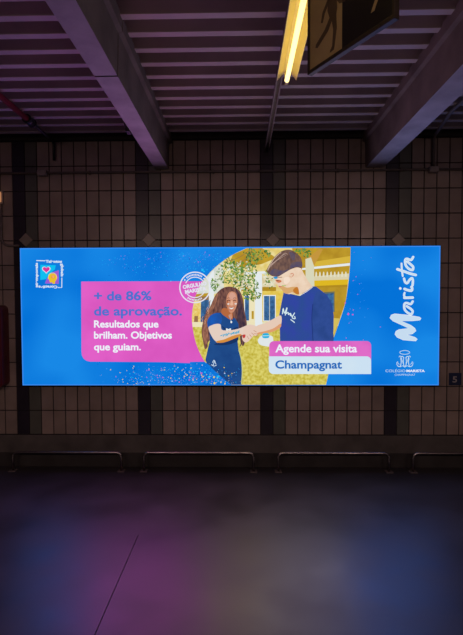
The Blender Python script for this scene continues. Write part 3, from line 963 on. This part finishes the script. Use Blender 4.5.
# face and neck
A.poly([(271.6, 275.4), (277.4, 276.6), (286, 271.6), (292, 268.6), (297, 267), (300.8, 268), (304, 274), (308, 281), (312.4, 286.6), (306, 291.4), (299, 294.8), (293.6, 293.4), (288.6, 294.2), (284.4, 293.2), (281.4, 289), (278.4, 287), (277.6, 285), (274.8, 283.4), (276, 280.4), (273.6, 278)], SK, L + 2, False)
A.poly([(279, 287), (282.6, 286), (287, 287.6), (293, 286.8), (297, 287.6), (296.4, 293.6), (292, 292.4), (287.4, 293.8), (284.2, 292.8), (281.4, 289.4)], SK2, L + 2.2, True)
A.poly([(293, 290), (297.4, 287), (299, 294), (295.6, 293.8)], ink(196, 120, 44), L + 2.3, True)
A.poly([(275.6, 279.8), (280.6, 280.2), (281.4, 281.8), (278.6, 282.8), (276.4, 281.6)], SK3, L + 2.4, True)
A.stroke([(278.6, 286.2), (281, 286.6)], .7, ink(196, 90, 84), L + 2.6); A.stroke([(282, 285.8), (285.6, 285.6)], .8, ink(168, 196, 110), L + 2.6)
A.stroke([(290.6, 274), (292.6, 273.4), (293.4, 275), (292, 276.4)], .8, ink(208, 138, 110), L + 2.6); A.stroke([(289.4, 276), (291.4, 277.6)], .5, ink(220, 160, 130), L + 2.6)
A.poly([(273.4, 277.2), (276.8, 276.6), (277.6, 278.2), (275.6, 279), (274, 278.4)], ink(40, 150, 214), L + 3.6, True)
A.stroke([(277.2, 277.8), (282, 277.2)], .5, ink(120, 82, 66), L + 3.5)
A.stroke([(276.6, 280.6), (279, 280.2)], .6, ink(96, 62, 56), L + 3.6)
A.poly([(284, 278), (288, 277), (290, 280), (287, 284), (284, 283)], ink(244, 222, 202), L + 2.15, True)
A.stroke([(299.6, 295.4), (306, 292), (312.6, 287)], .5, ink(236, 236, 236), L + 2.8)
# hair
A.poly([(266.6, 271), (268, 267), (270.4, 262.8), (275, 256.4), (281, 251.6), (287, 249.8), (292, 250.4), (296.6, 253.4), (300.6, 257.6), (302.2, 263.2), (301.6, 268), (297, 267.4), (291, 269.2), (286, 272), (281, 275), (277.4, 276.8), (272, 276), (269, 274)], HB, L + 3, True)
A.poly([(269, 273.4), (274, 269), (281, 270.6), (286, 270), (290, 268.6), (285, 272.4), (279, 275.6), (273, 275.4)], HB2, L + 3.2, True)
A.poly([(289, 252), (294, 253.6), (295, 258), (293, 260.6), (290.6, 257)], HB2, L + 3.2, True)
A.poly([(292, 263), (301, 262), (301.4, 267.2), (296, 266.6), (290, 268.4)], HB2, L + 3.2, True)
for k in range(9):
    x = 269 + k * 1.7
    A.stroke([(x, 268.4 - k * 1.7), (x + 2.4, 264.4 - k * 1.4), (x + 5, 262.4 - k * 1.0)], .45, ink(186, 158, 146), L + 3.4, cap=False)
A.stroke([(267.6, 270.6), (270.4, 264.2), (275.6, 257), (281, 252.4)], .8, ink(206, 180, 160), L + 3.5, cap=False)
# script across the chest
for p in (((282.4, 313.8), (283.2, 308.4), (284.4, 313.2), (287, 307.6), (286, 312.4), (285.2, 315)), ((286, 313.6), (288, 312.4), (288.4, 314.6), (289.8, 313.4), (290.4, 315.6)), ((290.6, 313.4), (291.6, 316.2), (293, 315.6)), ((294.4, 313), (292.2, 317.6), (295, 318.6), (294.6, 316.4)), ((290.8, 319.6), (294.4, 322.4))):
    A.stroke(p, .95, ink(216, 238, 240), L + 3)
A.done('man_print', ph)

# little bottle and hand at the tag's corner
A = Art(); L = 21
A.poly([(259, 338), (263, 335), (270, 335.4), (273, 338), (272, 346), (262, 345.4), (258, 342)], ink(224, 230, 230), L, True)
A.poly([(263, 333.6), (268.4, 333.4), (268.8, 337.6), (262.8, 337.8)], ink(40, 176, 222), L + .4, True)
A.poly([(262.6, 335.4), (269, 335.2), (269, 336), (262.6, 336.2)], ink(180, 226, 236), L + .6)
A.done('bottle_print', ph)

# blue wave with confetti over the lower left of the photograph
A = Art()
A.poly([(190, 361.8), (204.6, 361.6), (209, 364.8), (214, 370), (220, 375.6), (226, 380.6), (231.6, 384.9), (190, 384.9)], ink(4, 112, 214, 20, 126, 224, scale=12), 28)
A.done('blue_wave_print', face)

# call to action box
A = Art(); L = 32
A.poly(rrect(269.2, 370.9, 341.0, 362, 4.6, 6, (1, 1, 0, 0)), ink(224, 108, 200, 214, 92, 190, scale=4), L)
A.poly(rrect(268.7, 370.9, 356.2, 373.9, 4.6, 6, (0, 1, 0, 1)), ink(204, 225, 242, 214, 230, 240, scale=4, sample=True), L + 1)
A.text('Agende sua visita', 275.2, 352.3, 81.6, 8.0, WHITE, L + 2, .026)
A.text('Champagnat', 275.2, 368.5, 66.6, 8.3, ink(40, 108, 188), L + 2, .026)
A.done('call_to_action_box', face)

# upright white script at the right
A = Art(); L = 3
PB = ink(198, 220, 240)


def zc_(pts, ox, oy, s):
    return [(ox + x / s, oy + y / s) for x, y in pts]


EDG = ink(232, 240, 244)
Mo = [(405, 270), (394, 290), (300, 299), (178, 300), (286, 350), (334, 386), (346, 415), (305, 450), (244, 460), (335, 490), (362, 512), (345, 532), (200, 520), (130, 490), (103, 455), (114, 420), (150, 400), (258, 386), (180, 345), (80, 300), (45, 265), (60, 232), (100, 218), (250, 232), (388, 256)]
A.poly(zc_(Mo, 386, 295, 11.575), PB, L)
A.stroke(zc_(Mo, 386, 295, 11.575), .45, EDG, L + .5, closed=True, smooth=False)
for pts, ox, oy, s, wd in (
        ([(308, 75), (285, 105), (235, 92), (212, 110), (215, 165), (250, 205), (292, 222), (308, 190), (285, 160), (240, 130)], 386, 295, 11.575, 2.3),   # a
        ([(300, 603), (190, 606)], 390, 252, 13.23, 2.5), ([(200, 604), (186, 575), (192, 540)], 390, 252, 13.23, 2.0),                                       # r
        ([(192, 488), (240, 506), (285, 510), (292, 480), (284, 462)], 390, 252, 13.23, 2.5),                                                               # i
        ([(186, 352), (200, 398), (228, 412), (256, 372), (288, 345), (302, 375), (298, 440)], 390, 252, 13.23, 2.3),                                        # s
        ([(98, 228), (180, 255), (265, 285), (340, 304)], 390, 252, 13.23, 2.5), ([(152, 152), (156, 230), (168, 318)], 390, 252, 13.23, 1.8),             # t
        ([(306, 66), (278, 105), (222, 90), (200, 110), (208, 175), (248, 222), (296, 238), (306, 200), (282, 172), (230, 128)], 390, 252, 13.23, 2.4)):     # a
    A.stroke(zc_(pts, ox, oy, s), wd, EDG, L + .5)
    A.stroke(zc_(pts, ox, oy, s), wd - 1.0, PB, L + 1)
A.ell(390 + 136 / 13.23, 252 + 482 / 13.23, 1.25, 1.25, EDG, L + .5)
A.done('script_lettering', face)

# school crest and name
A = Art(); L = 3
CW = ink(196, 222, 240)
A.stroke([(404.7 + 5 * math.cos(a), 352.4 + 1.9 * math.sin(a)) for a in (2 * math.pi * k / 20 for k in range(20))], .6, CW, L, closed=True, smooth=False)
for sg in (-1, 1):
    def f(p):
        return [(404.8 + sg * x, y) for x, y in p]
    A.stroke(f([(1.2, 357.4), (2.4, 356.4), (3.6, 356.8), (4.0, 358.6), (3.6, 362), (4.4, 366.2)]), .8, CW, L)
    A.stroke(f([(1.0, 357.6), (1.5, 361), (1.0, 366.4)]), .7, CW, L + .3)
    A.stroke(f([(3.6, 356.6), (5.0, 356), (5.6, 357)]), .6, CW, L + .3)
    A.stroke(f([(4.6, 366.4), (6.4, 366.4), (7.8, 364.8), (8.2, 362.4)]), .9, CW, L, wd2=.5)
    A.stroke(f([(5.6, 364.2), (6.8, 363.4), (7.4, 361.6)]), .6, CW, L + .3)
    A.stroke(f([(.4, 366.4), (2.2, 362), (3.4, 358)]), .5, CW, L + .6)
    A.stroke(f([(0, 367.2), (2.4, 365.8), (4.4, 366.8)]), .5, CW, L + .6)
A.done('crest_print', face)
A = Art()
A.text('COLÉGIO', 385.4, 372.1, 20, 2.5, CW, L, .0)
A.text('MARISTA', 406.4, 372.1, 18.4, 2.5, WHITE, L, .035)
A.text('CHAMPAGNAT', 394.6, 375.7, 20.6, 1.9, CW, L, .0)
A.done('crest_lettering', face)

# square emblem upper left
A = Art(); L = 3
A.poly([(40.4, 264.8), (55.8, 265.2), (55, 269.4), (49.2, 274), (46, 279.2), (40.3, 280)], ink(14, 190, 240), L)
A.poly([(45, 283.4), (47.6, 277.4), (52, 272.6), (58.8, 270.2), (58.8, 283.8)], ink(158, 92, 208), L + .5)
heart = []
for k in range(28):
    a = 2 * math.pi * k / 28
    heart.append((16 * math.sin(a) ** 3, -(13 * math.cos(a) - 5 * math.cos(2 * a) - 2 * math.cos(3 * a) - math.cos(4 * a))))
A.poly([(46.3 + x * .27, 269.6 + y * .25) for x, y in heart], ink(222, 222, 240), L + 1)
A.poly([(46.3 + x * .215, 269.5 + y * .2) for x, y in heart], ink(220, 52, 150), L + 1.5)
A.poly([(48.4, 278.6), (48.8, 275.4), (51, 273.6), (54.2, 273.6), (56.4, 275.8), (56.8, 279), (55.2, 281.8), (55, 283.8), (52.6, 283.8), (52.4, 282.4), (50, 282.6), (49.4, 280.4)], ink(232, 192, 44), L + 1, False)
A.stroke([(48.2, 278.6), (48.9, 275.2), (51, 273.2), (54.2, 273.2), (56.5, 275.4), (56.9, 278.6)], .5, ink(244, 226, 130), L + 1.4)
A.ell(53, 276.8, 2.0, 1.8, ink(236, 150, 70), L + 1.5)
A.stroke([(52, 276.4), (53.4, 275.8), (54, 277), (52.8, 277.6)], .45, ink(244, 200, 150), L + 2)
LW = ink(214, 228, 244)
A.stroke([(36.6, 260.6), (45, 260.8)], .9, LW, L, smooth=False)
A.text('Talentos', 45.6, 262.8, 16.4, 2.8, LW, L, .05)
A.text('globais', 60.9, 263.4, 13.2, 2.8, LW, L, .05, math.pi / 2)
A.stroke([(61.9, 278), (61.8, 287.6), (58.2, 287.5)], .9, LW, L, smooth=False)
A.text('Corações', 57.4, 285.6, 19, 2.8, LW, L, .05, math.pi)
A.text('atemporais', 37.9, 287.4, 24.6, 2.8, LW, L, .05, -math.pi / 2)
A.done('emblem_print', face)

# round seal
A = Art(); L = 24
cx, cy = 195.1, 287.4


def arc(r, a0, a1, n=24):
    return [(cx + r * math.cos(math.radians(a0 + (a1 - a0) * k / n)), cy + r * math.sin(math.radians(a0 + (a1 - a0) * k / n))) for k in range(n + 1)]


SW = ink(226, 226, 240)
A.stroke(arc(15.2, 0, 360, 48)[:-1], 1.2, SW, L, closed=True, smooth=False)
A.stroke(arc(10.2, 206, 322), .9, SW, L, smooth=False)
A.stroke(arc(10.2, 26, 142), .9, SW, L, smooth=False)
for a in range(228, 300, 7):
    A.stroke(arc(12.6, a, a + 4.6, 3), 1.7, SW, L, smooth=False, cap=False)
for a in range(58, 122, 7):
    A.stroke(arc(12.6, a, a + 4.6, 3), 1.7, SW, L, smooth=False, cap=False)
A.ell(*arc(12.6, 216, 216, 1)[0], .8, .8, SW, L); A.ell(*arc(12.6, 316, 316, 1)[0], .8, .8, SW, L)
A.text('ORGULHO', 183.2, 289.2, 24, 4.0, SW, L, .05, -.17)
A.text('MARISTA', 185.4, 294.0, 21.6, 4.0, SW, L, .05, -.17)
A.done('seal_print', face)
